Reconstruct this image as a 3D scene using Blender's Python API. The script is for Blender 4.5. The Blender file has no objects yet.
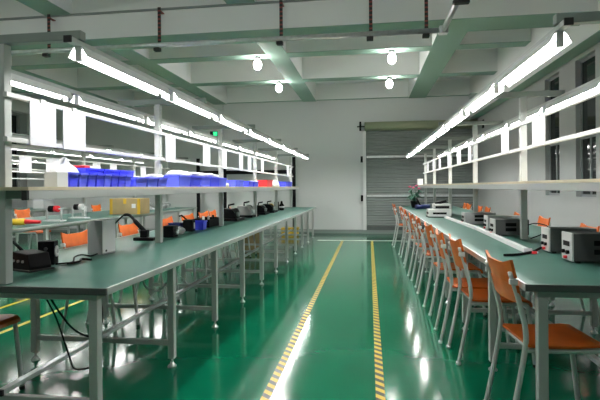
import bpy, math, random
from mathutils import Vector
random.seed(7)
PI = math.pi
SC = bpy.context.scene
COL = SC.collection

# ------------------------------------------------------------------ materials
def mat(name, col, rough=.5, metal=0., spec=.5, emit=None, es=0., noise=None, bump=None, trans=0., alpha=1., coat=0.):
    m = bpy.data.materials.new(name); m.use_nodes = True
    nt = m.node_tree; b = nt.nodes['Principled BSDF']
    c = (*col, 1)
    b.inputs['Base Color'].default_value = c
    b.inputs['Roughness'].default_value = rough
    b.inputs['Metallic'].default_value = metal
    b.inputs['Specular IOR Level'].default_value = spec
    b.inputs['Transmission Weight'].default_value = trans
    b.inputs['Alpha'].default_value = alpha
    b.inputs['Coat Weight'].default_value = coat
    if emit:
        b.inputs['Emission Color'].default_value = (*emit, 1); b.inputs['Emission Strength'].default_value = es
    tc = nt.nodes.new('ShaderNodeTexCoord')
    if noise:
        sc, amt = noise
        n = nt.nodes.new('ShaderNodeTexNoise'); n.inputs['Scale'].default_value = sc; n.inputs['Detail'].default_value = 4
        nt.links.new(tc.outputs['Object'], n.inputs['Vector'])
        r = nt.nodes.new('ShaderNodeMapRange')
        r.inputs[1].default_value = .3; r.inputs[2].default_value = .7
        r.inputs[3].default_value = 1 - amt; r.inputs[4].default_value = 1 + amt
        nt.links.new(n.outputs['Fac'], r.inputs[0])
        mx = nt.nodes.new('ShaderNodeVectorMath'); mx.operation = 'SCALE'; mx.inputs[0].default_value = col
        nt.links.new(r.outputs[0], mx.inputs['Scale']); nt.links.new(mx.outputs[0], b.inputs['Base Color'])
    if bump:
        sc, st = bump
        n2 = nt.nodes.new('ShaderNodeTexNoise'); n2.inputs['Scale'].default_value = sc; n2.inputs['Detail'].default_value = 3
        nt.links.new(tc.outputs['Object'], n2.inputs['Vector'])
        bp = nt.nodes.new('ShaderNodeBump'); bp.inputs['Strength'].default_value = st; bp.inputs['Distance'].default_value = .01
        nt.links.new(n2.outputs['Fac'], bp.inputs['Height']); nt.links.new(bp.outputs['Normal'], b.inputs['Normal'])
    return m

def stripes(name, c1, c2, scale, rot, rough=.4, axis='X', duty=.5):
    m = mat(name, c1, rough); nt = m.node_tree; b = nt.nodes['Principled BSDF']
    tc = nt.nodes.new('ShaderNodeTexCoord'); mp = nt.nodes.new('ShaderNodeMapping'); mp.inputs['Rotation'].default_value = rot
    w = nt.nodes.new('ShaderNodeTexWave'); w.wave_type = 'BANDS'; w.bands_direction = axis; w.inputs['Scale'].default_value = scale
    cr = nt.nodes.new('ShaderNodeValToRGB'); cr.color_ramp.interpolation = 'CONSTANT'
    cr.color_ramp.elements[0].color = (*c1, 1); cr.color_ramp.elements[1].color = (*c2, 1); cr.color_ramp.elements[1].position = duty
    nt.links.new(tc.outputs['Object'], mp.inputs[0]); nt.links.new(mp.outputs[0], w.inputs[0])
    nt.links.new(w.outputs['Fac'], cr.inputs[0]); nt.links.new(cr.outputs[0], b.inputs['Base Color'])
    return m

M = {}
M['sidewall_shaded'] = mat('shade-toned side wall paint', (.34, .355, .35), .7, noise=(.6, .03), bump=(60, .05))  # same paint as the back wall, darkened to imitate dimmer light
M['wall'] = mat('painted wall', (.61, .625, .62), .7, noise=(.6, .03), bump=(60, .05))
M['ceil'] = mat('ceiling paint', (.76, .77, .755), .8, noise=(.5, .03))
M['floor'] = mat('green epoxy floor', (.0015, .142, .069), .115, noise=(1.3, .12), bump=(16, .04), spec=.42)
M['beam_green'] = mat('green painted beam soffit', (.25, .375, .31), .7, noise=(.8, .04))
M['base'] = mat('baseboard grey', (.22, .25, .24), .4)
M['grey'] = mat('grey painted steel', (.50, .52, .505), .4, noise=(8, .03))
M['arm_grey'] = mat('darker grey green steel', (.24, .275, .255), .45, noise=(8, .03))
M['steel'] = mat('galvanised steel', (.62, .64, .65), .3, metal=.8, noise=(20, .08))
M['white_metal'] = mat('white painted steel', (.72, .73, .72), .35)
M['alu'] = mat('aluminium trim', (.55, .57, .56), .35, metal=.4)
M['mat'] = mat('green bench mat', (.034, .115, .09), .38, noise=(5, .07), spec=.5)
M['dark_edge'] = mat('dark edge banding', (.09, .10, .098), .5)
M['board'] = mat('cream laminate board', (.68, .60, .44), .5, noise=(12, .05))
M['orange'] = mat('orange plywood', (.60, .115, .006), .45, noise=(10, .12))
M['chrome'] = mat('silver tube', (.60, .61, .61), .3, metal=.25)
M['whiteplastic'] = mat('white plastic', (.78, .78, .78), .35)
M['black'] = mat('black plastic', (.004, .004, .005), .5, spec=.12)
M['rubber'] = mat('black rubber', (.015, .015, .015), .7)
M['blue'] = mat('blue plastic', (.05, .065, .80), .35)
M['blue2'] = mat('lighter blue plastic', (.10, .13, .88), .35)
M['red'] = mat('red plastic', (.75, .02, .03), .35)
M['carton'] = mat('brown carton', (.40, .30, .15), .7, noise=(6, .1))
M['yellow'] = mat('yellow plastic', (.8, .52, .03), .4)
M['tape'] = mat('amber tape', (.62, .38, .03), .3)
M['paper'] = mat('white paper', (.74, .74, .78), .6)
M['print'] = mat('blue print', (.45, .52, .72), .6)
M['bag'] = mat('white film bag', (.85, .86, .88), .3, bump=(30, .4))
M['shutter'] = mat('shutter steel', (.19, .21, .205), .45, metal=.1, noise=(3, .06))
M['olive'] = mat('olive shutter housing', (.27, .30, .19), .45)
M['glass'] = mat('night window glass', (.01, .014, .014), .05, spec=.5)
M['frame'] = mat('window frame metal', (.20, .22, .22), .4)
M['psu'] = mat('dark grey enamel', (.075, .078, .078), .45)
M['psu_face'] = mat('light grey panel', (.62, .63, .62), .4)
M['midgrey'] = mat('mid grey plastic', (.30, .31, .31), .4)
M['leaf'] = mat('dark green leaf', (.015, .09, .05), .5)
M['pink'] = mat('pink petals', (.7, .1, .2), .5)
M['navy'] = mat('navy plastic', (.015, .025, .13), .35)
M['yline'] = mat('yellow floor paint', (.70, .52, .03), .3)
M['wline'] = mat('white floor tape', (.70, .72, .68), .35)
M['green_sign'] = mat('green lit sign', (.02, .4, .15), .4, emit=(.02, .8, .3), es=1.2)
M['tube'] = mat('fluorescent tube', (1, 1, 1), .3, emit=(1, .985, .955), es=60)
M['globe'] = mat('lit globe', (1, 1, 1), .3, emit=(1, .98, .94), es=70)
M['hazard'] = stripes('hazard tape', (.74, .53, .05), (.035, .04, .03), 4.2, (0, 0, math.radians(40)), .35, 'Y', .52)
M['strap'] = stripes('perforated strap', (.015, .012, .012), (.22, .04, .03), 6, (0, 0, 0), .5, 'Z', .72)

# ------------------------------------------------------------------ mesh builder
class MB:
    def __init__(s): s.v = []; s.f = []; s.sm = []
    def add(s, vs, fs, smooth=False):
        o = len(s.v); s.v += [tuple(p) for p in vs]
        for f in fs: s.f.append([i + o for i in f]); s.sm.append(smooth)
        return s
    def box(s, x0, x1, y0, y1, z0, z1, taper=0):
        t = taper
        vs = [(x0+t, y0+t, z0), (x1-t, y0+t, z0), (x1-t, y1-t, z0), (x0+t, y1-t, z0), (x0, y0, z1), (x1, y0, z1), (x1, y1, z1), (x0, y1, z1)]
        return s.add(vs, [(3, 2, 1, 0), (4, 5, 6, 7), (0, 1, 5, 4), (1, 2, 6, 5), (2, 3, 7, 6), (3, 0, 4, 7)])
    def prism(s, prof, a0, a1, axis='Y', smooth=False):
        # closed profile of 2D points, extruded along an axis
        n = len(prof)
        def P(p, a):
            if axis == 'Y': return (p[0], a, p[1])
            if axis == 'X': return (a, p[0], p[1])
            return (p[0], p[1], a)
        vs = [P(p, a0) for p in prof] + [P(p, a1) for p in prof]
        s.add(vs, [tuple(range(n))[::-1], tuple(range(n, 2*n))])
        o = len(s.v) - 2*n
        for i in range(n):
            j = (i+1) % n
            s.f.append([o+i, o+j, o+n+j, o+n+i]); s.sm.append(smooth)
        return s
    def tube(s, pts, r, n=10, caps=True):
        pts = [Vector(p) for p in pts]; rs = r if isinstance(r, (list, tuple)) else [r]*len(pts)
        up = None; vs = []
        for i, p in enumerate(pts):
            t = (pts[min(i+1, len(pts)-1)] - pts[max(i-1, 0)]).normalized()
            if up is None:
                up = Vector((0, 0, 1)) if abs(t.z) < .9 else Vector((0, 1, 0))
            a = t.cross(up).normalized(); b = a.cross(t).normalized(); up = b
            for k in range(n):
                g = 2*PI*k/n; vs.append(p + (a*math.cos(g) + b*math.sin(g))*rs[i])
        fs = []
        for i in range(len(pts)-1):
            for k in range(n):
                k2 = (k+1) % n
                fs.append((i*n+k, i*n+k2, (i+1)*n+k2, (i+1)*n+k))
        s.add(vs, fs, True)
        if caps:
            o = len(s.v) - len(vs)
            s.f.append([o+k for k in range(n)][::-1]); s.sm.append(False)
            s.f.append([o+(len(pts)-1)*n+k for k in range(n)]); s.sm.append(False)
        return s
    def lathe(s, prof, c=(0, 0, 0), n=20):
        vs = []
        for r, z in prof:
            for k in range(n):
                g = 2*PI*k/n; vs.append((c[0]+r*math.cos(g), c[1]+r*math.sin(g), c[2]+z))
        fs = [(i*n+k, i*n+(k+1) % n, (i+1)*n+(k+1) % n, (i+1)*n+k) for i in range(len(prof)-1) for k in range(n)]
        fs += [tuple(range(n))[::-1], tuple((len(prof)-1)*n+k for k in range(n))]
        return s.add(vs, fs, True)
    def build(s, name, m, parent=None, bevel=0, loc=None, rz=0):
        me = bpy.data.meshes.new(name); me.from_pydata(s.v, [], s.f)
        for p, q in zip(me.polygons, s.sm): p.use_smooth = q
        me.materials.append(M[m] if isinstance(m, str) else m); me.update()
        o = bpy.data.objects.new(name, me); COL.objects.link(o)
        if parent: o.parent = parent
        if loc: o.location = loc
        o.rotation_euler.z = rz
        if bevel:
            b = o.modifiers.new('Bevel', 'BEVEL'); b.width = bevel; b.segments = 2; b.limit_method = 'ANGLE'
        return o

def tag(o, label=None, cat=None, group=None, kind=None):
    if label: o['label'] = label
    if cat: o['category'] = cat
    if group: o['group'] = group
    if kind: o['kind'] = kind
    return o
def thing(name, label, cat, loc=(0, 0, 0), rz=0, group=None):
    o = bpy.data.objects.new(name, None); COL.objects.link(o); o.empty_display_size = .1
    o.location = loc; o.rotation_euler.z = rz
    return tag(o, label, cat, group)
def dup(root, loc, rz, label, group=None):
    r = root.copy(); COL.objects.link(r); r.location = loc; r.rotation_euler.z = rz; r['label'] = label
    if group: r['group'] = group
    for ch in list(root.children):
        c = ch.copy(); COL.objects.link(c); c.parent = r
        for g in list(ch.children):
            d = g.copy(); COL.objects.link(d); d.parent = c
    return r
def struct(name, mb, m, bevel=0, parent=None):
    o = mb.build(name, m, parent, bevel)
    if not parent: o['kind'] = 'structure'
    return o
ORD = ['first', 'second', 'third', 'fourth', 'fifth', 'sixth', 'seventh', 'eighth', 'ninth', 'tenth', 'eleventh', 'twelfth', 'thirteenth']

def smooth_path(pts, k=6):
    # Catmull-Rom through the points
    P = [Vector(p) for p in pts]; P = [P[0]*2-P[1]] + P + [P[-1]*2-P[-2]]; out = []
    for i in range(1, len(P)-2):
        for j in range(k):
            t = j/k; a, b, c, d = P[i-1:i+3]
            out.append(.5*((2*b) + (c-a)*t + (2*a-5*b+4*c-d)*t*t + (3*b-a-3*c+d)*t**3))
    out.append(P[-2]); return out

# ------------------------------------------------------------------ room
XL, XR, YF, YB, ZC = -10.0, 2.774, -3.0, 12.9, 4.0
struct('floor', MB().box(XL-.25, XR+.25, YF-.2, YB+.2, -.1, 0), 'floor')
struct('ceiling', MB().box(XL-.25, XR+.25, YF-.2, YB+.2, ZC, ZC+.15), 'ceil')
struct('wall_back', MB().box(XL-.25, XR+.25, YB, YB+.2, 0, ZC).box(-4.5, -3.98, YB-.12, YB, 0, ZC), 'wall')
struct('wall_front', MB().box(XL-.25, XR+.25, YF-.2, YF, 0, ZC), 'wall')
def wall_with_windows(name, xa, xb, wins, z0, z1):
    mb = MB().box(xa, xb, YF, YB, 0, z0).box(xa, xb, YF, YB, z1, ZC)
    y = YF
    for a, b in wins: mb.box(xa, xb, y, a, z0, z1); y = b
    mb.box(xa, xb, y, YB, z0, z1)
    return struct(name, mb, 'sidewall_shaded')
winR = [(4.10+1.14*i, 4.68+1.14*i) for i in range(-1, 4)]
winL = [(9.65, 10.55), (11.75, 12.6)]
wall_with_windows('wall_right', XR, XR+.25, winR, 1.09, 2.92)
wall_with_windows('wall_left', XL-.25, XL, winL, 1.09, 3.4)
nw = 0
for side, wins, z1 in ((1, winR, 2.92), (-1, winL, 3.4)):
    for a, b in wins:
        nw += 1
        x0 = XR+.06 if side > 0 else XL-.10
        f = MB(); t = .035; z0 = 1.09
        f.box(x0, x0+.04, a, a+t, z0, z1).box(x0, x0+.04, b-t, b, z0, z1)
        f.box(x0, x0+.04, a+t, b-t, z0, z0+t).box(x0, x0+.04, a+t, b-t, z1-t, z1)
        f.box(x0, x0+.04, a+t, b-t, 1.86, 1.90).box(x0+.002, x0+.038, (a+b)/2-.015, (a+b)/2+.015, z0+t, 1.86)
        fo = struct(f'window_{nw}', f, 'frame')
        MB().box(x0+.015, x0+.025, a+t, b-t, z0+t, z1-t).build('window_pane', 'glass', fo)
struct('baseboard_back', MB().box(XL, -4.5, YB-.015, YB, 0, .1).box(-4.515, -3.965, YB-.135, YB-.12, 0, .1).box(-3.98, -.2, YB-.015, YB, 0, .1), 'base')
struct('baseboard_right', MB().box(XR-.015, XR, YF, YB, 0, .1), 'base')
struct('baseboard_left', MB().box(XL, XL+.015, YF, YB, 0, .1), 'base')
# beams
tn = 1
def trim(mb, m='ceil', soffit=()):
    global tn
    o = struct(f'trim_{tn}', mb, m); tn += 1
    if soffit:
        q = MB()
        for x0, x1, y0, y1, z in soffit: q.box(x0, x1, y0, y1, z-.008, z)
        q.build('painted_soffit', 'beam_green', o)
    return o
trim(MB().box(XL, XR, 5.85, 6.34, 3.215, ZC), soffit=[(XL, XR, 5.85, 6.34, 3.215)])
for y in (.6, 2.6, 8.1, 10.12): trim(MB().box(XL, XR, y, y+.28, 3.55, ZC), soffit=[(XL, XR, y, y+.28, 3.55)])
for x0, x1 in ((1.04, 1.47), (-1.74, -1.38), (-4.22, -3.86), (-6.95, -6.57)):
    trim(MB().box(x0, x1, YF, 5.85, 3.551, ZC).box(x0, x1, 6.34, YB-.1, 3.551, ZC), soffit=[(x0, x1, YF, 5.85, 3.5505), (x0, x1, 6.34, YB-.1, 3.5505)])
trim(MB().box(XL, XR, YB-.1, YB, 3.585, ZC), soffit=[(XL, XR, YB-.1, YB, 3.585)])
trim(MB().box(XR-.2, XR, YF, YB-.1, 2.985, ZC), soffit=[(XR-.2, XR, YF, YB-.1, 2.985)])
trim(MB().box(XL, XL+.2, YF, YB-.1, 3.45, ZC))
trim(MB().box(XL+.2, XR-.2, 5.815, 5.85, 3.53, 3.55), 'base')      # thin ledge along the face of the deep beam

# roller shutter door in the back wall
d = thing('door_1', None, None); d['kind'] = 'structure'
prof = []
z = .2
mb = MB()
n = 38
zs = [.2+(2.74-.2)*i/n for i in range(n+1)]
pr_ = [(YB-.01, .2)]
for i in range(n):
    a, b = zs[i], zs[i+1]
    pr_ += [(YB-.06, a+.004), (YB-.072, (a+b)/2), (YB-.06, b-.004)]
pr_ += [(YB-.01, 2.74)]
mb.prism(pr_, -.07, 2.70, 'X'); mb.build('shutter_curtain', 'shutter', d)
MB().box(-.07, 2.70, YB-.09, YB-.01, .10, .2).build('bottom_bar', 'dark_edge', d)
MB().box(-.2, 2.75, YB-.07, YB, 0, .10).build('threshold', 'base', d)
pts = [(-.10, YB-.13, 2.83), (2.74, YB-.13, 2.83)]
MB().tube(pts, .118, 20).build('roller_housing', 'olive', d)
MB().box(-.24, -.19, YB-.16, YB-.10, 2.72, 2.96).box(-.30, -.10, YB-.145, YB-.115, 2.815, 2.845).build('end_bracket', 'black', d)
for x in (-.115, 2.715): MB().box(x-.04, x+.04, YB-.10, YB, .1, 2.72).build('guide_rail', 'white_metal', d)
for z in (2.03, 1.0):
    b = MB().box(-.06, 2.66, YB-.115, YB-.078, z-.028, z+.028).build('lock_bar', 'steel', d, .004)
    MB().box(-.215, -.155, YB-.10, YB, z-.14, z+.02).build('bar_bracket', 'black', b)

# floor markings
def flat(name, x0, x1, y0, y1, m, label, cat='floor marking', group=None):
    o = MB().box(x0, x1, y0, y1, 0.0, .0015).build(name, m); return tag(o, label, cat, group)
flat('floor_line', -.645, -.59, -2, 11.12, 'hazard', 'yellow and black striped tape line on the left side of the central aisle')
flat('floor_line', .03, .085, -2, 11.12, 'hazard', 'yellow and black striped tape line on the right side of the central aisle')
flat('floor_line', -1.2, 1.3, 11.12, 11.26, 'wline', 'white line across the far end of the central aisle')
flat('floor_line', -3.21, -3.16, -2, 11.2, 'yline', 'plain yellow floor line close behind the left bench chairs')
flat('floor_line', -3.88, -3.83, -2, 11.2, 'yline', 'plain yellow floor line on the far side of the left aisle')

# ------------------------------------------------------------------ workbench
def bench(label, xc, hw, ya, yb, nlegs, posts, sz, aisle, railz, armz=2.055, arm=.5, T=.755, arm_left=None):
    t = thing('workbench', label, 'workbench', (xc, ya, 0))
    L = yb-ya
    al = arm_left or arm
    MB().box(-hw, hw, 0, L, T-.026, T).build('tabletop', 'mat', t, .003)
    e = .0015
    MB().box(hw, hw+.012, 0, L, T-.034, T+.001).build('edge_trim', 'alu', t, .002)
    MB().box(-hw-.012, -hw, 0, L, T-.034, T+.001).build('edge_trim', 'alu', t, .002)
    MB().box(-hw-.012, hw+.012, -.012, 0, T-.034, T+.001).build('edge_trim', 'dark_edge', t, .002)
    lx = hw-.075; s = .0235
    ly = [.035+(L-.07)*i/(nlegs-1) for i in range(nlegs)]
    legm = footm = crossm = apm = None
    for y in ly:
        for sx in (-1, 1):
            if legm is None:
                lo = MB().box(-s, s, -s, s, .06, T-.066).build('leg', 'grey', t, .004)
                fo = MB().tube([(0, 0, .03), (0, 0, .06)], .008, 8).lathe([(.03, 0), (.03, .008), (.014, .022), (.011, .034)], n=14).build('foot', 'steel', lo)
                legm, footm = lo, fo
            else:
                lo = legm.copy(); COL.objects.link(lo); lo.parent = t
                fo = footm.copy(); COL.objects.link(fo); fo.parent = lo
            lo.location = (sx*lx, y, 0)
        if crossm is None:
            co = crossm = MB().box(-lx+s, lx-s, -.015, .015, .15, .185).build('cross_rail', 'grey', t, .003)
            ao = apm = MB().box(-lx-s, lx+s, -.0225, .0225, T-.066, T-.026).build('top_rail', 'grey', t, .003)
        else:
            co = crossm.copy(); COL.objects.link(co); co.parent = t
            ao = apm.copy(); COL.objects.link(ao); ao.parent = t
        co.location = (0, y, 0); ao.location = (0, y, 0)
    MB().box(-.02, .02, .02, L-.02, .185, .212).build('stretcher', 'steel', t, .003)
    MB().box(-.022, .022, .005, .02, .183, .214).build('stretcher_cap', 'rubber', t)
    for sx in (-1, 1):
        MB().box(sx*lx-.018, sx*lx+.018, ly[0]+.023, ly[-1]-.023, T-.064, T-.028).build('side_rail', 'grey', t, .003)
    # posts with shelf brackets, arms and light rails
    pm = None
    for p in posts:
        y = p-ya
        if pm is None:
            pm = po = MB().box(-.026, .026, -.026, .026, T, armz-.045).build('post', 'grey', t, .004)
            br = bm = MB().box(-.17, .17, -.021, .021, sz-.062, sz-.018).build('shelf_bracket', 'arm_grey', t, .003)
            am = ar = MB().box(-al-.03, arm+.03, -.024, .024, armz-.045, armz+.003).build('lamp_arm', 'arm_grey', t, .004)
        else:
            po, br, ar = [q.copy() for q in (pm, bm, am)]
            for q in (po, br, ar): COL.objects.link(q); q.parent = t
        po.location = br.location = ar.location = (0, y, 0)
    y0, y1 = posts[0]-ya-.06, posts[-1]-ya+.12
    sh = MB()
    sh.box(-.185, -.0265, y0, y1, sz-.018, sz).box(.0265, .185, y0, y1, sz-.018, sz)
    ys = [y0] + [p-ya for p in posts] + [y1]
    for i in range(len(ys)-1):
        sh.box(-.0265, .0265, ys[i]+(.027 if i else 0), ys[i+1]-(.027 if i < len(ys)-2 else 0), sz-.018, sz)
    sh.build('shelf', 'board', t)
    for sx in (-1, 1):
        MB().box(sx*.17-.014, sx*.17+.014, y0+.005, y1-.005, sz-.066, sz-.0185).build('shelf_beam', 'alu', t, .003)
    MB().box(aisle*.17-.015, aisle*.17+.015, y0-.012, y0+.005, sz-.068, sz-.018).build('beam_cap', 'rubber', t)
    for z in railz:
        MB().box(aisle*.039-.0125, aisle*.039+.0125, y0+.02, y1-.02, z-.0125, z+.0125).build('document_rail', 'white_metal', t, .002)
    for sx in (-1, 1):
        ax = arm if sx > 0 else -al
        MB().box(ax-.018, ax+.018, y0-.02, y1+.02, armz-.072, armz-.045).build('light_rail', 'grey', t, .002)
        MB().box(ax-.02, ax+.02, y0-.03, y0-.02, armz-.076, armz-.043).build('rail_cap', 'rubber', t)
    return t

PL = [2.28+1.87*i for i in range(5)] + [11.6]
K = .955
PR = [2.58*K] + [(4.66+2.01*i)*K for i in range(4)] + [12.35*K]
bench('long green-topped workbench left of the central aisle, with black tools and blue bins', -1.90, .60, 2.22, 11.75, 11, PL, 1.262, 1, (1.745, 1.512), 2.055, .425, arm_left=.35)
bench('long green-topped workbench right of the aisle, with orange chairs along it', 1.405*K, .595, 2.43, 11.90, 11, PR, 1.281, -1, (1.775, 1.56), 2.067, .31, .777, .42)
P2 = [4.30+1.9*i for i in range(4)] + [11.75]
bench('green-topped workbench in the second row on the left, carrying a brown carton', -5.15, .75, 4.2, 11.85, 9, P2, 1.262, 1, (1.745, 1.512), 2.03, .55)
P3 = [6.2+1.9*i for i in range(3)] + [11.75]
bench('green-topped workbench in the last row by the left wall', -8.5, .62, 6.1, 11.85, 7, P3, 1.262, 1, (1.745, 1.512), 2.03)

# ------------------------------------------------------------------ tube lights
LT = {}
def light(length):
    key = round(length, 3)
    if key in LT: return LT[key]
    t = thing('tube_light', '', 'lamp')
    h = length/2
    MB().prism([(-.024, 0), (.024, 0), (.057, -.058), (.052, -.058), (.021, -.005), (-.021, -.005), (-.052, -.058), (-.057, -.058)], -h, h, 'Y').build('reflector', 'white_metal', t)
    MB().tube([(0, -h+.02, -.036), (0, h-.02, -.036)], .0145, 12).build('tube', 'tube', t)
    for q in (-1, 1):
        MB().box(-.017, .017, q*(h-.012)-.009, q*(h-.012)+.009, -.075, -.005).build('tube_socket', 'whiteplastic', t, .003)
        MB().box(-.03, .03, q*(h-.1)-.012, q*(h-.1)+.012, -.004, .0).build('mounting_clip', 'steel', t)
    LT[key] = t; t['used'] = 0
    return t
def light_row(x, ztop, y0, y1, n, where, group):
    step = (y1-y0)/n
    for i in range(n):
        p = light(step-.11)
        lab = f'tube light {where}, {ORD[i]} from near end'
        if i == n-1: lab = f'tube light {where}, last at back wall end'
        loc = (x, y0+step*(i+.5), ztop)
        if not p['used']:
            p['used'] = 1; p.location = loc; tag(p, lab, 'lamp', group)
        else: dup(p, loc, 0, lab, group)
G = 'tube lights over the benches'
light_row(-1.475, 2.055-.072, 2.22, 11.6, 8, 'over the aisle side of the left bench', G)
light_row(-2.25, 2.055-.072, 2.22, 11.6, 8, 'over the chair side of the left bench', G)
light_row(.922, 2.067-.072, 2.42, 11.85, 8, 'over the aisle side of the right bench', G)
light_row(1.652, 2.067-.072, 2.42, 11.85, 8, 'over the window side of the right bench', G)
light_row(-4.60, 2.03-.072, 4.3, 11.6, 6, 'over the right side of the second-row bench', G)
light_row(-5.70, 2.03-.072, 4.3, 11.6, 6, 'over the left side of the second-row bench', G)
light_row(-8.0, 2.03-.072, 6.2, 11.6, 5, 'over the right side of the last-row bench', G)
light_row(-9.0, 2.03-.072, 6.2, 11.6, 5, 'over the left side of the last-row bench', G)
for p in LT.values(): del p['used']
for o in list(COL.objects):
    if 'used' in o.keys(): del o['used']

# ------------------------------------------------------------------ ceiling bulbs
def bulb():
    t = thing('ceiling_bulb', '', 'lamp')
    MB().lathe([(.05, 0), (.055, -.02), (.04, -.03), (.032, -.06)], n=16).build('bulb_holder', 'psu', t)
    MB().lathe([(.03, -.06), (.05, -.075), (.068, -.11), (.07, -.15), (.058, -.195), (.03, -.222), (.004, -.23)], n=18).build('globe', 'globe', t)
    return t
b0 = None  # both rows above the viewer are unseen bulbs, added as fill light
for x, y, lab in [(x, y, f'unseen globe bulb added for fill above the viewer, {a} {b}') for y, a in ((2.74, 'front row'), (.74, 'rear row')) for x, b in ((-7.6, 'far left'), (-4.8, 'left'), (-1.92, 'centre'), (.4, 'right'))] + [(-1.92, 8.24, 'lit globe bulb under the ceiling, nearer one of the left pair'),
                  (-1.92, 10.26, 'lit globe bulb under the ceiling, farther one of the left pair'),
                  (.40, 8.24, 'lit globe bulb under the ceiling, nearer one of the right pair'),
                  (.44, 10.26, 'lit globe bulb under the ceiling, farther one of the right pair')]:
    if b0 is None: b0 = bulb(); b0.location = (x, y, 3.542); b0['label'] = lab; b0['group'] = 'ceiling globe bulbs'
    else: dup(b0, (x, y, 3.542), 0, lab, 'ceiling globe bulbs')

# ------------------------------------------------------------------ pipe with straps under the deep beam
t = thing('ceiling_pipe', 'galvanised pipe hung below the deep ceiling beam by black straps, turning toward the viewer', 'pipe', (0, 5.70, 3.04))
MB().tube([(-9.7, 0, 0), (.83, 0, 0)], .032, 12).build('cross_pipe', 'steel', t)
MB().tube([(.86, .035, 0), (.86, -8.6, 0)], .032, 12).build('long_pipe', 'steel', t)
MB().box(.81, .91, -.05, .05, -.045, .045).build('pipe_elbow', 'steel', t, .01)
hm = None
for x in (-8.0, -6.0, -4.12, -2.6, -1.04, .036, .676):
    if hm is None:
        hm = MB().box(-.02, .02, .034, .044, -.05, .49).box(-.02, .02, .03, .15, .44, .45).build('strap', 'strap', t)
        cm = MB().box(-.05, .028, -.036, .036, -.075, -.034).build('clamp', 'rubber', hm, .006)
        o = hm
    else:
        o = hm.copy(); COL.objects.link(o); o.parent = t
        c = cm.copy(); COL.objects.link(c); c.parent = o
    o.location = (x, 0, 0)
for y in (-1.0, -4.3):
    o = MB().box(.90, .94, y-.02, y+.02, -.05, .955 if y < -4 else .955).build('strap', 'strap', t)
    MB().box(.80, .95, y-.03, y+.03, -.075, -.034).build('clamp', 'rubber', o, .006)

# ------------------------------------------------------------------ chairs
def make_chair():
    t = thing('chair', '', 'chair')
    w = .19
    # seat with rolled front edge
    prof = [(-.185, .452), (-.10, .446), (.05, .446), (.14, .452), (.185, .448), (.205, .43), (.208, .408),
            (.196, .404), (.19, .424), (.176, .436), (.14, .440), (.05, .432), (-.10, .432), (-.185, .438)]
    MB().prism(prof, -w, w, 'Y').build('seat', 'orange', t, .003)
    # back plate: curved, with a notch at each side where the tubes are clipped
    b = MB(); N = 12
    def bx(z): return -.188 - (z-.5)*.22
    outline_top = lambda u: .835 + .024*max(0, (abs(u)-.55)/.45)
    rows = [.645, .70, .735, .7351, .772, .7721, .80, 1]
    vs = []; hwid = [.17, .185, .19, .165, .165, .19, .19, .185]
    for i, z in enumerate(rows):
        for k in range(N+1):
            u = -1+2*k/N; y = u*hwid[i]
            zz = outline_top(u) if i == 7 else z
            x = bx(zz) - .022*(1-u*u)
            vs.append((x+.012, y, zz))
    m_ = len(vs)
    vs += [(x-.014, y, z) for x, y, z in vs]
    fs = []; R = len(rows)
    for i in range(R-1):
        for k in range(N):
            a = i*(N+1)+k
            fs += [(a, a+1, a+N+2, a+N+1), (m_+a+1, m_+a, m_+a+N+1, m_+a+N+2)]
        for a in (i*(N+1), i*(N+1)+N):
            fs.append((a, a+N+1, m_+a+N+1, m_+a) if a % (N+1) == 0 else (a+N+1, a, m_+a, m_+a+N+1))
    for k in range(N):
        fs += [(k+1, k, m_+k, m_+k+1)]
        a = (R-1)*(N+1)+k
        fs += [(a, a+1, m_+a+1, m_+a)]
    b.add(vs, fs); b.build('backrest', 'orange', t)
    r = .0135
    for q in (-1, 1):
        y = q*.172
        p = smooth_path([(-.275, y, .012), (-.235, y, .2), (-.195, y, .42), (-.192, y, .52), (-.222, y, .66), (-.262, y, .80)])
        lg = MB().tube(p, r, 10).build('rear_leg', 'chrome', t)
        MB().tube([(-.279, y, 0), (-.275, y, .02)], .0165, 10).build('foot_cap', 'whiteplastic', lg)
        cx = bx(.7535)
        MB().box(cx-.026, cx+.014, q*.178-.009, q*.178+.009, .740, .766).build('clip', 'whiteplastic', t, .003)
        p = smooth_path([(.225, y, .012), (.205, y, .2), (.182, y, .39), (.165, y, .418), (.12, y, .42), (-.05, y, .418), (-.19, y, .42)])
        lg = MB().tube(p, r, 10).build('front_leg', 'chrome', t)
        MB().tube([(.227, y, 0), (.225, y, .02)], .0165, 10).build('foot_cap', 'rubber', lg)
    MB().tube([(-.16, -.17, .415), (-.16, .17, .415)], .010, 8).build('rear_stretcher', 'chrome', t)
    MB().tube([(.14, -.17, .415), (.14, .17, .415)], .010, 8).build('front_stretcher', 'chrome', t)
    return t
CH = make_chair(); first = True; CH.scale = (1.02, 1.02, 1.025)
def chair(x, y, rz, lab, group):
    global first
    if first:
        first = False; CH.location = (x, y, 0); CH.rotation_euler.z = rz; CH['label'] = lab; CH['group'] = group
    else: dup(CH, (x, y, 0), rz, lab, group)
g = 'orange chairs on the aisle side of the right bench'
cr = [(.945, 2.71, .08), (.885, 3.66, .03), (.84, 4.10, -.03), (.845, 4.93, .04), (.84, 5.88, -.03), (.825, 6.67, .04), (.825, 7.70, -.04), (.825, 8.78, .03), (.775, 10.22, .05)]
for i, (x, y, a) in enumerate(cr):
    if i == 0: lab = 'orange chair nearest the viewer at the right bench, beside the front bench leg'
    elif i == len(cr)-1: lab = 'orange chair at the far end of the right bench, nearest the shutter'
    else: lab = f'orange chair on the aisle side of the right bench, {ORD[i]} from the front'
    chair(x, y, a, lab, g)
g = 'orange chairs on the window side of the right bench'
cf = [4.82, 5.99, 6.93, 8.69, 9.31, 10.25, 10.66]
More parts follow.
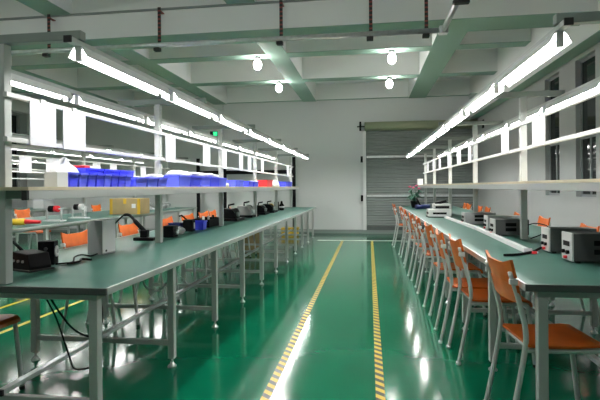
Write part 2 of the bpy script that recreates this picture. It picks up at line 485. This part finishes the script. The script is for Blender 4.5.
for i, y in enumerate(cf):
    lab = f'orange chair on the window side of the right bench, {ORD[i]} from the front'
    chair(1.77, y, PI+random.uniform(-.06, .06), lab, g)
g = 'orange chairs on the far side of the left bench'
cl = [2.55, 3.92, 4.86, 5.80, 6.56, 7.24, 7.68, 8.5]
for i, y in enumerate(cl):
    lab = ('chair tucked under the near end of the left bench, mostly out of frame' if i == 0 else
           f'orange chair on the left side of the left bench, {ORD[i]} from near end')
    chair(-2.335 + (.02 if i else -.055), y, random.uniform(-.06, .06), lab, g)
g = 'chairs at the second-row bench'
c2 = [(-6.33, 8.35), (-6.1, 10.5)]
for i, (x, y) in enumerate(c2):
    chair(x, y, random.uniform(-.06, .06), f'orange chair on the left side of the second-row bench, {ORD[i]} from near end', g)

# ------------------------------------------------------------------ hanging document sheets
def sheet(x, y0, y1, z0, z1, label, group, lines=True):
    t = thing('document_sheet', label, 'paper', (x, (y0+y1)/2, 0), 0, group)
    h = (y1-y0)/2
    MB().box(-.003, .003, -h, h, z0, z1).build('sheet', 'paper', t)
    if lines:
        l = MB()
        for k in range(5):
            z = z1-.04-.032*k; l.box(.003, .0036, -h*.75, h*(.6 if k % 2 else .2), z, z+.008); l.box(-.0036, -.003, -h*.75, h*(.6 if k % 2 else .2), z, z+.008)
        l.build('printed_lines', 'print', t)
    MB().box(-.005, .005, -.02, .02, z1-.01, z1+.022).build('hanging_clip', 'whiteplastic', t)
    return t
XS = -1.90+.039+.019
sl = [(2.40, 2.62), (2.69, 2.92), (4.18, 4.40), (5.18, 5.42), (5.90, 6.08), (6.70, 6.90), (7.2, 7.4), (8.1, 8.32), (10.75, 10.98)]
for i, (a, b) in enumerate(sl):
    sheet(XS, a, b, 1.495, 1.738, f'white paper sheet hung on the left bench rails, {ORD[i]} from near end', 'sheets on the left bench', False)
XS = 1.405*K-.039-.019
sr = [(3.75, 4.02), (4.68, 4.92), (6.32, 6.5), (7.02, 7.3), (7.95, 8.15), (8.95, 9.15), (9.8, 10.0), (10.7, 10.95)]
for i, (a, b) in enumerate(sr):
    sheet(XS, a, b, 1.55, 1.768, f'printed white sheet hung on the right bench rails, {ORD[i]} from near end', 'sheets on the right bench', True)
XS = -5.15+.039+.019
for i, (a, b) in enumerate([(5.7, 5.96), (6.4, 6.66), (7.0, 7.3), (8.3, 8.56), (8.9, 9.16), (10.2, 10.45)]):
    sheet(XS, a, b, 1.495, 1.738, f'white sheet hung on the second-row bench rails, {ORD[i]} from near end', 'sheets on the second-row bench', False)

# ------------------------------------------------------------------ bins and bags on the left shelf
SZ = 1.262
def bin_mesh(w, dpt, h):
    t = .004; k = .008
    mb = MB(); X, Y = dpt/2, w/2
    o = [(-X+k, -Y+k, 0), (X-k, -Y+k, 0), (X-k, Y-k, 0), (-X+k, Y-k, 0), (-X, -Y, h), (X, -Y, h), (X, Y, h), (-X, Y, h)]
    i = [(-X+k+t, -Y+k+t, t), (X-k-t, -Y+k+t, t), (X-k-t, Y-k-t, t), (-X+k+t, Y-k-t, t), (-X+t, -Y+t, h), (X-t, -Y+t, h), (X-t, Y-t, h), (-X+t, Y-t, h)]
    mb.add(o+i, [(3, 2, 1, 0), (0, 1, 5, 4), (1, 2, 6, 5), (2, 3, 7, 6), (3, 0, 4, 7),
                 (8, 9, 10, 11), (9, 8, 12, 13), (10, 9, 13, 14), (11, 10, 14, 15), (8, 11, 15, 12),
                 (4, 5, 13, 12), (5, 6, 14, 13), (6, 7, 15, 14), (7, 4, 12, 15)])
    return mb
BC = {}
def bin_(x, y, w, dpt, h, m, label, group, z=SZ):
    key = (w, dpt, h, m)
    if key not in BC:
        t = thing('storage_bin', label, 'bin', (x, y, z), 0, group)
        bin_mesh(w, dpt, h).build('bin_body', m, t)
        X, Y = dpt/2, w/2; r = MB()
        r.box(X, X+.006, -Y, Y, h-.014, h).box(-X-.006, -X, -Y, Y, h-.014, h).box(-X, X, Y, Y+.0025, h-.014, h).box(-X, X, -Y-.0025, -Y, h-.014, h)
        r.build('bin_rim', m, t)
        BC[key] = t
    else: dup(BC[key], (x, y, z), 0, label, group)
def blob(name, x, y, z, sx, sy, sz, m, label, cat, seed=1, group=None):
    rnd = random.Random(seed); mb = MB(); n, r = 16, 9; vs = []
    ph = [rnd.uniform(0, 6.28) for _ in range(6)]
    for i in range(r+1):
        th = PI*i/r
        for k in range(n):
            g_ = 2*PI*k/n
            q = 1+.14*math.sin(3*g_+ph[0]+2*th)+.10*math.sin(5*g_+ph[1])*math.sin(th)+.09*math.sin(4*th+ph[2])
            vx, vy, vz = math.sin(th)*math.cos(g_)*q, math.sin(th)*math.sin(g_)*q, math.cos(th)*q
            vs.append((vx*sx, vy*sy, max(vz, -.55)*sz + .55*sz))
    fs = [(i*n+k, (i+1)*n+k, (i+1)*n+(k+1) % n, i*n+(k+1) % n) for i in range(r) for k in range(n)]
    mb.add(vs, fs, True)
    return tag(mb.build(name, m, loc=(x, y, z)), label, cat, group)
gb = 'blue bins on the left shelf'
for i in range(8):
    bin_(-1.80, 2.64+.093*i, .086, .13, .086, 'blue2' if i % 3 == 1 else 'blue', f'small blue bin in the front row on the left shelf, {ORD[i]} from white carton', gb)
for i in range(3):
    bin_(-1.97, 3.08+.225*i, .215, .19, .128, 'blue', f'larger blue bin behind the small bins on the left shelf, {["nearest","middle","farthest"][i]} of three', gb)
for i in range(3):
    bin_(-1.80, 3.47+.19*i, .18, .16, .075 if i else .07, 'blue2', f'low blue bin before the second post on the left shelf, {["nearest","middle","farthest"][i]} of three', gb)
for i in range(5):
    bin_(-1.83, 4.36+.30*i, .29, .20, .105, 'blue' if i % 2 else 'blue2', f'blue bin under white film between second and third posts, {ORD[i]} from near end', gb)
for i in range(2):
    bin_(-1.86, 6.32+.21*i, .2, .2, .09, 'blue2', f'blue bin just past the third post on the left shelf, {["nearer","farther"][i]} one', gb)
for i in range(2):
    bin_(-1.86, 7.08+.33*i, .3, .2, .085, 'blue', f'blue bin between the third post and the red bin, {["nearer","farther"][i]} one', gb)
bin_(-1.86, 8.42, .5, .22, .118, 'red', 'red bin on the left shelf, the only red one', None)
for i in range(2):
    bin_(-1.86, 10.25+.46*i, .42, .22, .11, 'blue', f'blue bin near the far end of the left shelf, {["nearer","farther"][i]} one', gb)
t = thing('carton', 'small white carton at the near end of the left shelf, beside the blue bins', 'box', (-1.78, 2.535, SZ))
MB().box(-.04, .04, -.05, .05, 0, .085).build('carton_body', 'whiteplastic', t, .002)
MB().box(-.041, .041, -.012, .012, .0851, .0858).build('tape_strip', 'paper', t)
blob('plastic_bag', -1.95, 2.86, SZ, .07, .09, .115, 'bag', 'crumpled white bag behind the small blue bins on the left shelf', 'bag', 3)
blob('plastic_bag', -1.80, 3.85, SZ+.0755, .06, .12, .02, 'bag', 'white film lying on the low blue bins by the second post', 'bag', 5)
for i, y in enumerate((4.5, 4.95, 5.4)):
    blob('plastic_bag', -1.86, y, SZ+.106, .09, .22, .033, 'bag', f'white film on the blue bins between second and third posts, {["nearest","middle","farthest"][i]} of three', 'bag', 11+i, 'white film on the bins')
blob('plastic_bag', -1.83, 5.9, SZ, .08, .07, .03, 'bag', 'small white bag by the third post on the left shelf', 'bag', 21)
blob('plastic_bag', -1.86, 9.3, SZ, .1, .38, .075, 'bag', 'white bag on left shelf between the red bin and last blue bins', 'bag', 22)
blob('plastic_bag', -1.86, 7.63, SZ, .08, .1, .06, 'bag', 'small white bag on the left shelf just before the red bin', 'bag', 23)
t = thing('packet', 'small red and white packet on the larger blue bins of the left shelf', 'packet', (-1.97, 3.10, SZ+.129))
MB().box(-.05, .05, -.06, .0, 0, .02).build('packet_body', 'red', t, .004)
MB().box(-.05, .05, .0, .04, 0, .018).build('packet_end', 'whiteplastic', t, .004)
t = thing('carton', 'small white carton standing at the far end of the right shelf', 'box', (1.30, 11.78, 1.281))
MB().box(-.15, -.03, -.1, .1, 0, .14).build('carton_body', 'whiteplastic', t, .003)
MB().box(-.151, -.029, -.02, .02, .1401, .1408).build('tape_strip', 'paper', t)

# ------------------------------------------------------------------ things on the left bench
T = .7551
def cable(name, pts, r, m, label, cat='cable', k=8):
    o = MB().tube(smooth_path(pts, k), r, 8).build(name, m); return tag(o, label, cat)
t = thing('tape_dispenser', 'low black bench device with a rear lever at the near end of the left bench', 'device', (-2.09, 2.70, T), math.radians(-20))
MB().prism([(-.13, 0), (.12, 0), (.125, .03), (.10, .105), (-.07, .115), (-.12, .05)], -.07, .07, 'Y').build('housing', 'black', t, .006)
MB().prism([(-.145, 0), (.14, 0), (.14, .012), (-.145, .012)], -.08, .08, 'Y').build('base_plate', 'rubber', t, .003)
MB().tube([(-.06, 0, .11), (-.10, .0, .135), (-.145, -.01, .165)], [.01, .01, .008], 8).build('lever', 'black', t)
for i in range(3): MB().tube([(-.03+.045*i, -.07, .06), (-.03+.045*i, -.078, .06)], .008, 10).build('button', 'midgrey', t)
t = thing('speaker_box', 'upright black box with a white round disc beside the low black device', 'device', (-2.10, 2.90, T), math.radians(18))
MB().box(-.05, .05, -.045, .045, 0, .155).build('box_body', 'black', t, .005)
MB().tube([(.05, 0, .085), (.056, 0, .085)], .036, 18).build('disc', 'whiteplastic', t)
MB().tube([(.056, 0, .085), (.06, 0, .085)], .012, 14).build('disc_hub', 'midgrey', t)
MB().tube([(.0, -.045, .105), (.0, -.049, .105)], .012, 12).build('knob', 'psu', t)
t = thing('control_box', 'tall light grey box with a rounded shoulder standing on the left bench', 'box', (-2.03, 3.42, T), math.radians(-6))
pf = [(-.055, 0), (.055, 0), (.055, .265), (-.01, .265)] + [(-.01-.045*math.sin(a), .22+.045*math.cos(a)) for a in [PI/2*i/6 for i in range(1, 7)]]
MB().prism([(x*1.3, z) for x, z in pf], -.085, .085, 'Y').build('cabinet', 'midgrey', t, .002); t.scale = (.9, .9, .97)
MB().prism([(-.085, 0.012), (.085, .012), (.085, .262), (-.085, .262)], .0715, .0745, 'X').build('front_panel', 'whiteplastic', t)
for q in (-1, 1): MB().box(-.05, .06, q*.07-.01, q*.07+.01, -.0, .003).build('rubber_foot', 'rubber', t)
MB().box(.0745, .0765, -.05, -.03, .02, .035).build('socket', 'black', t)
cable('cable', [(-2.02, 2.86, T+.008), (-1.95, 2.93, T+.01), (-1.99, 3.02, T+.03), (-2.01, 3.13, T+.03), (-2.0, 3.23, T+.008), (-2.0, 3.31, T+.012)], .0055, 'black', 'black cable curling from the black devices to the tall grey box')
cable('cable', [(-1.95, 2.88, T+.009), (-1.92, 2.96, T+.009), (-1.95, 3.04, T+.014), (-1.88, 3.04, T+.012)], .008, 'black', 'short black cord with a plug lying beside the upright black box')
t = thing('tool_stand', 'black bench tool with a long curved arm by the second post of the left bench', 'tool', (-2.10, 4.32, T))
MB().box(-.11, .09, -.06, .03, 0, .03).build('base', 'black', t, .006)
MB().box(-.05, .02, -.045, .02, .03, .10).build('column', 'black', t, .008)
MB().tube(smooth_path([(-.02, -.01, .09), (-.10, -.01, .17), (-.17, 0, .235), (-.24, .01, .235), (-.33, .02, .16)]), [.022]*8+[.015]*10+[.008]*7, 8).build('curved_arm', 'black', t)
t = thing('transformer_box', 'black cube-shaped box with a round metal socket right of the second post', 'box', (-1.985, 4.62, T))
MB().box(-.06, .05, -.06, .06, 0, .115).build('box_body', 'black', t, .005)
MB().tube([(.05, .0, .05), (.075, 0, .05)], .025, 14).build('socket', 'steel', t)
blob('spool', -2.02, 4.92, T, .06, .06, .05, 'midgrey', 'grey round coil on the left bench between two black boxes', 'coil', 31)
t = thing('instrument_case', 'upright black case with a white label beside the blue box on the left bench', 'box', (-2.03, 5.24, T))
MB().box(-.06, .05, -.05, .05, 0, .135).build('case_body', 'black', t, .005)
MB().box(.05, .052, -.0, .035, .03, .10).build('label_plate', 'paper', t)
MB().tube([(-.03, 0, .13), (-.10, .02, .18), (-.14, .05, .17)], .01, 8).build('lead', 'black', t)
bin_(-1.995, 5.47, .13, .14, .105, 'blue', 'blue box standing on the left bench beside the upright black case', None, T)
bin_(-2.17, 5.2, .12, .14, .10, 'navy', 'dark blue box on the left bench behind the upright black case', None, T)
t = thing('tool_tray', 'long low black tray of small parts on the left bench past the blue box', 'tray', (-2.09, 6.0, T))
bin_mesh(.55, .26, .10).build('tray_body', 'black', t)
for i in range(4):
    MB().tube([(-.05+.03*i, -.2+.13*i, .02), (.02*i-.04, -.2+.13*i, .13)], .016, 8).build('part_handle', ['black', 'whiteplastic', 'midgrey', 'black'][i], t)
def machine(x, y, s, body, head, label):
    t = thing('bench_machine', label, 'machine', (x, y, T))
    MB().box(-.13*s, .13*s, -.2*s, .2*s, 0, .035*s).build('base', 'black', t, .005)
    MB().prism([(-.12*s, .035*s), (.10*s, .035*s), (.10*s, .10*s), (.04*s, .16*s), (-.10*s, .17*s)], -.17*s, .05*s, 'Y').build('housing', body, t, .006)
    MB().tube([(0, .06*s, .11*s), (0, .16*s, .11*s)], .06*s, 16).build('motor', head, t)
    MB().tube([(.10*s, -.1*s, .09*s), (.135*s, -.1*s, .09*s)], .03*s, 12).build('dial', 'steel', t)
    MB().tube([(-.03*s, -.05*s, .165*s), (-.03*s, -.05*s, .21*s), (.05*s, -.05*s, .225*s)], .012*s, 8).build('crank', 'black', t)
machine(-2.06, 7.05, 1.1, 'black', 'black', 'black bench machine with a crank by the third post of the left bench')
machine(-2.03, 7.85, 1.15, 'midgrey', 'psu', 'grey bench machine with a dark crank behind the black one on the left bench')
machine(-1.98, 8.65, 1.0, 'black', 'midgrey', 'black bench machine in the middle of the far tool row, nearest of the far group')
machine(-1.95, 9.3, 1.0, 'black', 'yellow', 'black bench machine with a yellow drum in the far tool row')
t = thing('applicator_bottle', 'small black bottle with a pale band at the end of the tool row', 'bottle', (-1.87, 10.2, T))
MB().lathe([(.05, 0), (.055, .02), (.055, .11), (.03, .14), (.022, .15)], n=14).build('bottle_body', 'black', t)
MB().lathe([(.024, .15), (.024, .18), (.008, .20)], n=12).build('cap', 'black', t)
MB().lathe([(.0558, .05), (.0558, .085)], n=14).build('band', 'paper', t)
t = thing('tool_rack', 'black upright holder behind the bottle at the far end of the left bench', 'holder', (-1.93, 9.95, T))
MB().box(-.05, .05, -.1, .1, 0, .03).build('base', 'black', t, .004)
for q in (-1, 1): MB().box(-.03, .03, q*.07-.025, q*.07+.025, .03, .19).build('upright', 'black', t, .01)

# cables below the left bench
cable('cable', [(-1.75, 2.395, .70), (-1.72, 2.45, .58), (-1.66, 2.5, .46), (-1.55, 2.5, .42), (-1.47, 2.47, .5), (-1.46, 2.45, .62), (-1.5, 2.45, .70)], .006, 'black', 'black cable loop hanging below the near end of the left bench', k=6)
cable('cable', [(-1.78, 2.40, .70), (-1.74, 2.47, .52), (-1.70, 2.52, .30), (-1.66, 2.52, .225), (-1.56, 2.55, .25), (-1.50, 2.52, .40)], .005, 'black', 'longer black cable hanging to the lower rail of the left bench', k=6)
cable('cable', [(-1.52, 3.05, .70), (-1.52, 3.1, .58), (-1.47, 3.2, .53), (-1.42, 3.26, .6), (-1.43, 3.3, .70)], .007, 'midgrey', 'grey cable loop hanging under the left bench beside the second leg', k=6)

# cartons under and behind the left bench
t = thing('carton', 'brown carton on the floor below the middle of the left bench', 'box', (-2.22, 9.1, 0))
MB().box(-.2, .15, -.15, .15, 0, .42).build('carton_body', 'carton', t, .004)
MB().box(-.2, .151, -.03, .03, .4201, .422).build('tape_strip', 'tape', t)
t = thing('carton', 'yellow box on the floor below the far end of the left bench', 'box', (-2.05, 12.35, 0))
MB().box(-.2, .22, -.15, .15, 0, .16).build('carton_body', 'yellow', t, .004)
MB().box(-.21, .23, -.16, .16, .16, .20).build('lid', 'yellow', t, .004)

# ------------------------------------------------------------------ things on the second-row bench
t = thing('carton', 'large brown carton with amber tape standing on the second-row bench', 'box', (-4.62, 8.8, T))
MB().box(-.31, .31, -.2, .2, 0, .30).build('carton_body', 'carton', t, .004)
MB().box(-.311, .311, -.03, .03, .3001, .302).box(-.031, .031, -.201, -.2, .2, .30).box(.25, .311, -.2015, -.2, 0, .3).box(-.311, -.25, -.2015, -.2, 0, .3).build('tape_strip', 'tape', t)
MB().box(.14, .22, -.2035, -.2015, .12, .20).build('shipping_label', 'paper', t)
t = thing('power_tool', 'yellow and black hand tool lying on the second-row bench', 'tool', (-4.72, 5.95, T), .3)
MB().tube([(-.12, 0, .05), (.06, 0, .05)], .045, 12).build('motor_body', 'yellow', t)
MB().tube([(-.2, 0, .05), (-.12, 0, .05)], .05, 12).build('rear_cap', 'black', t)
MB().tube([(.06, 0, .05), (.26, 0, .045)], [.035, .02], 12).build('nose', 'red', t)
def stand(x, y, lab, m1, m2, n):
    t = thing('spool_stand', lab, 'stand', (x, y, T))
    MB().box(-.15, .15, -.08, .08, 0, .02).build('base', 'whiteplastic', t, .004)
    for q in (-1, 1): MB().tube([(q*.12, 0, .02), (q*.12, 0, .2)], .012, 8).build('upright', 'steel', t)
    MB().tube([(-.16, 0, .19), (.16, 0, .19)], .008, 8).build('axle', 'steel', t)
    for i in range(n): MB().tube([(-.08+.09*i, 0, .19), (-.02+.09*i, 0, .19)], .05, 14).build('spool', m1 if i % 2 else m2, t)
stand(-4.78, 6.75, 'small wire spool stand with red and black spools left of the brown carton', 'red', 'black', 2)
stand(-4.82, 7.45, 'small wire spool stand with white and black spools nearest the brown carton', 'whiteplastic', 'black', 2)
machine(-5.2, 9.6, 1.2, 'black', 'psu', 'black bench machine on the second-row bench beyond the brown carton')
t = thing('coil_pile', 'grey wire basket of coils at the far end of the second-row bench', 'basket', (-5.0, 10.9, T))
for i in range(4):
    a = [PI*2*k/16 for k in range(17)]
    MB().tube([(.16*math.cos(q), -.3+.2*i+.14*math.sin(q), .05+.05*(i % 2)+.04*math.sin(2*q+i)) for q in a], .022, 6).build('coil', 'steel', t)
MB().box(-.2, .2, -.5, .5, 0, .02).build('tray', 'steel', t)
t = thing('document_box', 'small white box on the third-row bench by the left wall', 'box', (-8.3, 11.3, T))
MB().box(-.15, .15, -.2, .2, 0, .2).build('box_body', 'whiteplastic', t, .004)
MB().box(-.155, .155, -.205, .205, .2, .23).build('lid', 'paper', t, .004)

# ------------------------------------------------------------------ things on the right bench
TR = .7771
def psu(x, y, w, h, dp, label, rz=0, face='psu_face'):
    t = thing('power_supply', label, 'power supply', (x*K, y*K, TR), rz, 'grey power supplies')
    MB().box(0, dp, -w/2, w/2, .012, h).build('case', 'psu' if face == 'psu_face' else 'midgrey', t, .004)
    MB().box(-.012, 0, -w/2-.003, w/2+.003, .01, h+.003).build('front_panel', face, t, .003)
    MB().box(-.015, -.012, -w*.3, w*.3, h*.55, h*.72).build('display', 'black', t)
    for q in (-1, 1): MB().tube([(-.012, q*w*.22, h*.35), (-.028, q*w*.22, h*.35)], .012, 12).build('knob', 'black', t)
    MB().tube([(-.012, 0, h*.16), (-.03, 0, h*.16)], .010, 10).build('terminal', 'red', t)
    v = MB()
    for k in range(2):
        v.box(dp*.3, dp*.62, -w/2-.0012, -w/2, h*(.3+.3*k), h*(.3+.3*k)+.03)
    v.build('vent_slots', 'black', t)
    for a in (.03, dp-.03):
        for q in (-1, 1): MB().box(a-.012, a+.012, q*w*.35-.012, q*w*.35+.012, 0, .012).build('foot', 'rubber', t)
psu(1.275, 3.32, .15, .178, .38, 'dark grey power supply at the near end of the right bench, largest in view')
psu(1.30, 3.78, .14, .172, .30, 'dark grey power supply second from the near end of the right bench')
psu(1.215, 4.98, .15, .155, .30, 'grey power supply just beyond the bench post on the right bench', .03)
psu(1.30, 5.62, .15, .152, .34, 'grey power supply with a white front, behind the post on the right bench', -.03, 'whiteplastic')
psu(1.20, 6.38, .15, .148, .36, 'mid grey power supply, farthest of the row on the right bench', .03, 'alu')
t = thing('label_printer', 'white bench printer with dark slots in the middle of the right bench', 'printer', (1.10*K, 7.95*K, TR))
MB().box(-.16, .17, -.15, .15, .01, .12).build('printer_body', 'whiteplastic', t, .008)
MB().box(-.08, .17, -.13, .13, .12, .20).build('printer_head', 'psu_face', t, .01)
MB().box(-.10, .10, -.153, -.15, .045, .075).box(-.163, -.16, -.1, .1, .045, .075).build('paper_slot', 'black', t)
MB().box(-.06, .14, -.134, -.13, .135, .17).build('dark_window', 'black', t)
MB().tube([(-.05, .0, .20), (.12, 0, .24)], .022, 10).build('handle', 'black', t)
MB().box(-.17, .18, -.16, .16, 0, .01).build('base', 'rubber', t)
def trunk(x0, y0, x1, y1, label):
    x0, y0, x1, y1 = x0*K, y0*K, x1*K, y1*K
    L = math.hypot(x1-x0, y1-y0); a = math.atan2(y1-y0, x1-x0)
    t = thing('cable_trunking', label, 'trunking', (x0, y0, TR), a)
    MB().prism([(-.024, 0), (.024, 0), (.02, .03), (-.02, .03)], 0.012, L-.012, 'X').build('channel', 'whiteplastic', t, .003)
    for q in (0, L-.012): MB().box(q, q+.012, -.026, .026, 0, .033).build('end_cap', 'paper', t)
trunk(1.145, 3.70, 1.20, 5.60, 'long white trunking lying on the right bench, nearer length')
trunk(1.20, 5.66, 1.165, 7.60, 'long white trunking lying on the right bench, farther length')
cable('cable', [(.93*K, 3.52*K, TR+.008), (1.03*K, 3.56*K, TR+.008), (1.13*K, 3.66*K, TR+.008), (1.20*K, 3.74*K, TR+.01), (1.262*K, 3.78*K, TR+.03)], .009, 'black', 'black cord crossing the right bench to the second power supply')
t = thing('plug', 'red plug at the near end of the white trunking on the right bench', 'plug', (1.17*K, 3.655*K, TR))
MB().box(-.012, .02, -.01, .01, .0, .02).build('plug_body', 'red', t, .004)
MB().tube([(.02, 0, .01), (.032, 0, .01)], .004, 8).build('plug_pin', 'steel', t)
cable('cable', [(1.45*K, 4.62*K, TR+.008), (1.56*K, 4.6*K, TR+.06), (1.62*K, 4.68*K, TR+.11), (1.55*K, 4.78*K, TR+.13), (1.49*K, 4.9*K, TR+.10)], .005, 'black', 'thin black cable looping beside the bench post on the right bench')
# plant with pink flowers at the far end
t = thing('potted_plant', 'dark green plant with pink tips at the far end of the right bench', 'plant', (1.02*K, 11.2*K, TR))
MB().lathe([(.06, 0), (.085, .14), (.09, .15), (.075, .15)], n=16).build('pot', 'black', t)
lf = MB(); rnd = random.Random(4)
for i in range(22):
    a = rnd.uniform(0, 2*PI); r1 = rnd.uniform(.1, .24); z1 = rnd.uniform(.2, .42)
    d1 = Vector((math.cos(a), math.sin(a), 0)); sd = Vector((-math.sin(a), math.cos(a), 0))
    A = d1*.02+Vector((0, 0, .15)); Bm = d1*r1*.6+Vector((0, 0, z1)); C = d1*r1+Vector((0, 0, z1-.06))
    lf.add([A-sd*.008, A+sd*.008, Bm+sd*.032, C, Bm-sd*.032, Bm+Vector((0, 0, .008))], [(0, 1, 5), (1, 2, 5), (2, 3, 5), (3, 4, 5), (4, 0, 5)])
lf.build('foliage', 'leaf', t)
for i in range(4):
    a = i*1.7; p = (math.cos(a)*.1, math.sin(a)*.1, .40+.02*i)
    s_ = MB().tube([(0, 0, .15), (p[0]*.6, p[1]*.6, .3), p], .005, 6).build('flower_stem', 'leaf', t)
    MB().lathe([(.004, 0), (.03, .012), (.034, .03), (.01, .04)], c=p, n=8).build('blossom', 'pink', s_)
t = thing('jar', 'dark blue jar on the right bench behind the white printer', 'jar', (1.28*K, 9.2*K, TR))
MB().lathe([(.065, 0), (.07, .02), (.07, .12), (.055, .14)], n=16).build('jar_body', 'navy', t)
MB().lathe([(.06, .14), (.06, .17), (.02, .175)], n=16).build('lid', 'navy', t)
t = thing('hand_tool', 'dark blue hand tool lying beside the plant on the right bench', 'tool', (1.13*K, 10.55*K, TR), .4)
MB().tube([(-.15, 0, .05), (.15, 0, .05)], .045, 12).build('tool_body', 'navy', t)
MB().tube([(-.05, 0, .08), (-.14, 0, .24)], .02, 10).build('tool_handle', 'black', t)

# ------------------------------------------------------------------ on the walls
t = thing('exit_sign', 'small green lit exit sign with a running figure on the back wall pillar', 'sign', (-4.215, YB-.12, 2.735))
MB().box(-.115, .105, -.03, 0, -.07, .07).build('sign_case', 'black', t, .004)
MB().box(-.10, .095, -.033, -.03, -.055, .055).build('sign_face', 'green_sign', t)
fg = MB()
fg.tube([(.045, -.034, .035), (.045, -.036, .035)], .011, 10)
fg.tube([(.035, -.035, .02), (.02, -.035, -.008), (.04, -.035, -.022), (.03, -.035, -.045)], .006, 6).tube([(.02, -.035, -.008), (-.01, -.035, -.02), (-.015, -.035, -.04)], .006, 6)
fg.tube([(.035, -.035, .02), (.06, -.035, .012), (.065, -.035, -.003)], .005, 6).tube([(.035, -.035, .02), (.01, -.035, .025), (.0, -.035, .008)], .005, 6)
fg.build('running_figure', 'paper', t)
MB().box(-.10, -.02, -.034, -.033, -.055, .055).build('dark_panel', 'black', t)
t = thing('rack_frame', 'black steel rack frame standing against the back wall behind the left bench', 'rack', (0, YB-.30, 0))
for x in (-4.62, -3.87, -1.97):
    MB().box(x-.04, x+.04, -.04, .04, 0, 2.05).build('upright', 'black', t, .004)
for z in (1.66,):
    MB().box(-4.58, -3.91, -.02, .02, z-.05, z+.05).box(-3.83, -2.01, -.02, .02, z-.05, z+.05).build('crossbar', 'black', t)
t = thing('wall_bracket', 'small black bracket high on the right wall near the corner', 'bracket', (XR, 12.2, 2.75))
MB().box(-.03, 0, -.06, .06, -.1, .1).build('plate', 'black', t, .004)
MB().box(-.16, -.03, -.03, .03, .03, .08).build('arm', 'black', t, .004)

# ------------------------------------------------------------------ world, camera, view
w = bpy.data.worlds.new('night'); SC.world = w; w.use_nodes = True
w.node_tree.nodes['Background'].inputs[0].default_value = (.02, .025, .03, 1)
w.node_tree.nodes['Background'].inputs[1].default_value = .3
F = 480.0; VX, VY, ROLL = 369.0, 186.5, .008
cd = bpy.data.cameras.new('camera'); cam = bpy.data.objects.new('camera', cd); COL.objects.link(cam)
cd.sensor_width = 36; cd.sensor_fit = 'HORIZONTAL'; cd.lens = F/600*36
cd.shift_y = -(200-(VY+ROLL*(VX-300)))/600
cd.clip_start = .05
yaw = math.atan((VX-300)/F)
cam.location = (0, 0, 1.25)
from mathutils import Matrix
R = Matrix.Rotation(yaw, 4, 'Z') @ Matrix.Rotation(PI/2, 4, 'X') @ Matrix.Rotation(-ROLL, 4, 'Z')
cam.rotation_euler = R.to_euler()
SC.camera = cam
vs_ = SC.view_settings
vs_.view_transform = 'Standard'; vs_.look = 'None'; vs_.gamma = 1; vs_.use_curve_mapping = False
vs_.exposure = 0.38
SC.cycles.max_bounces = 8
SC.cycles.diffuse_bounces = 5
SC.cycles.sample_clamp_indirect = 6
SC.cycles.use_denoising = True
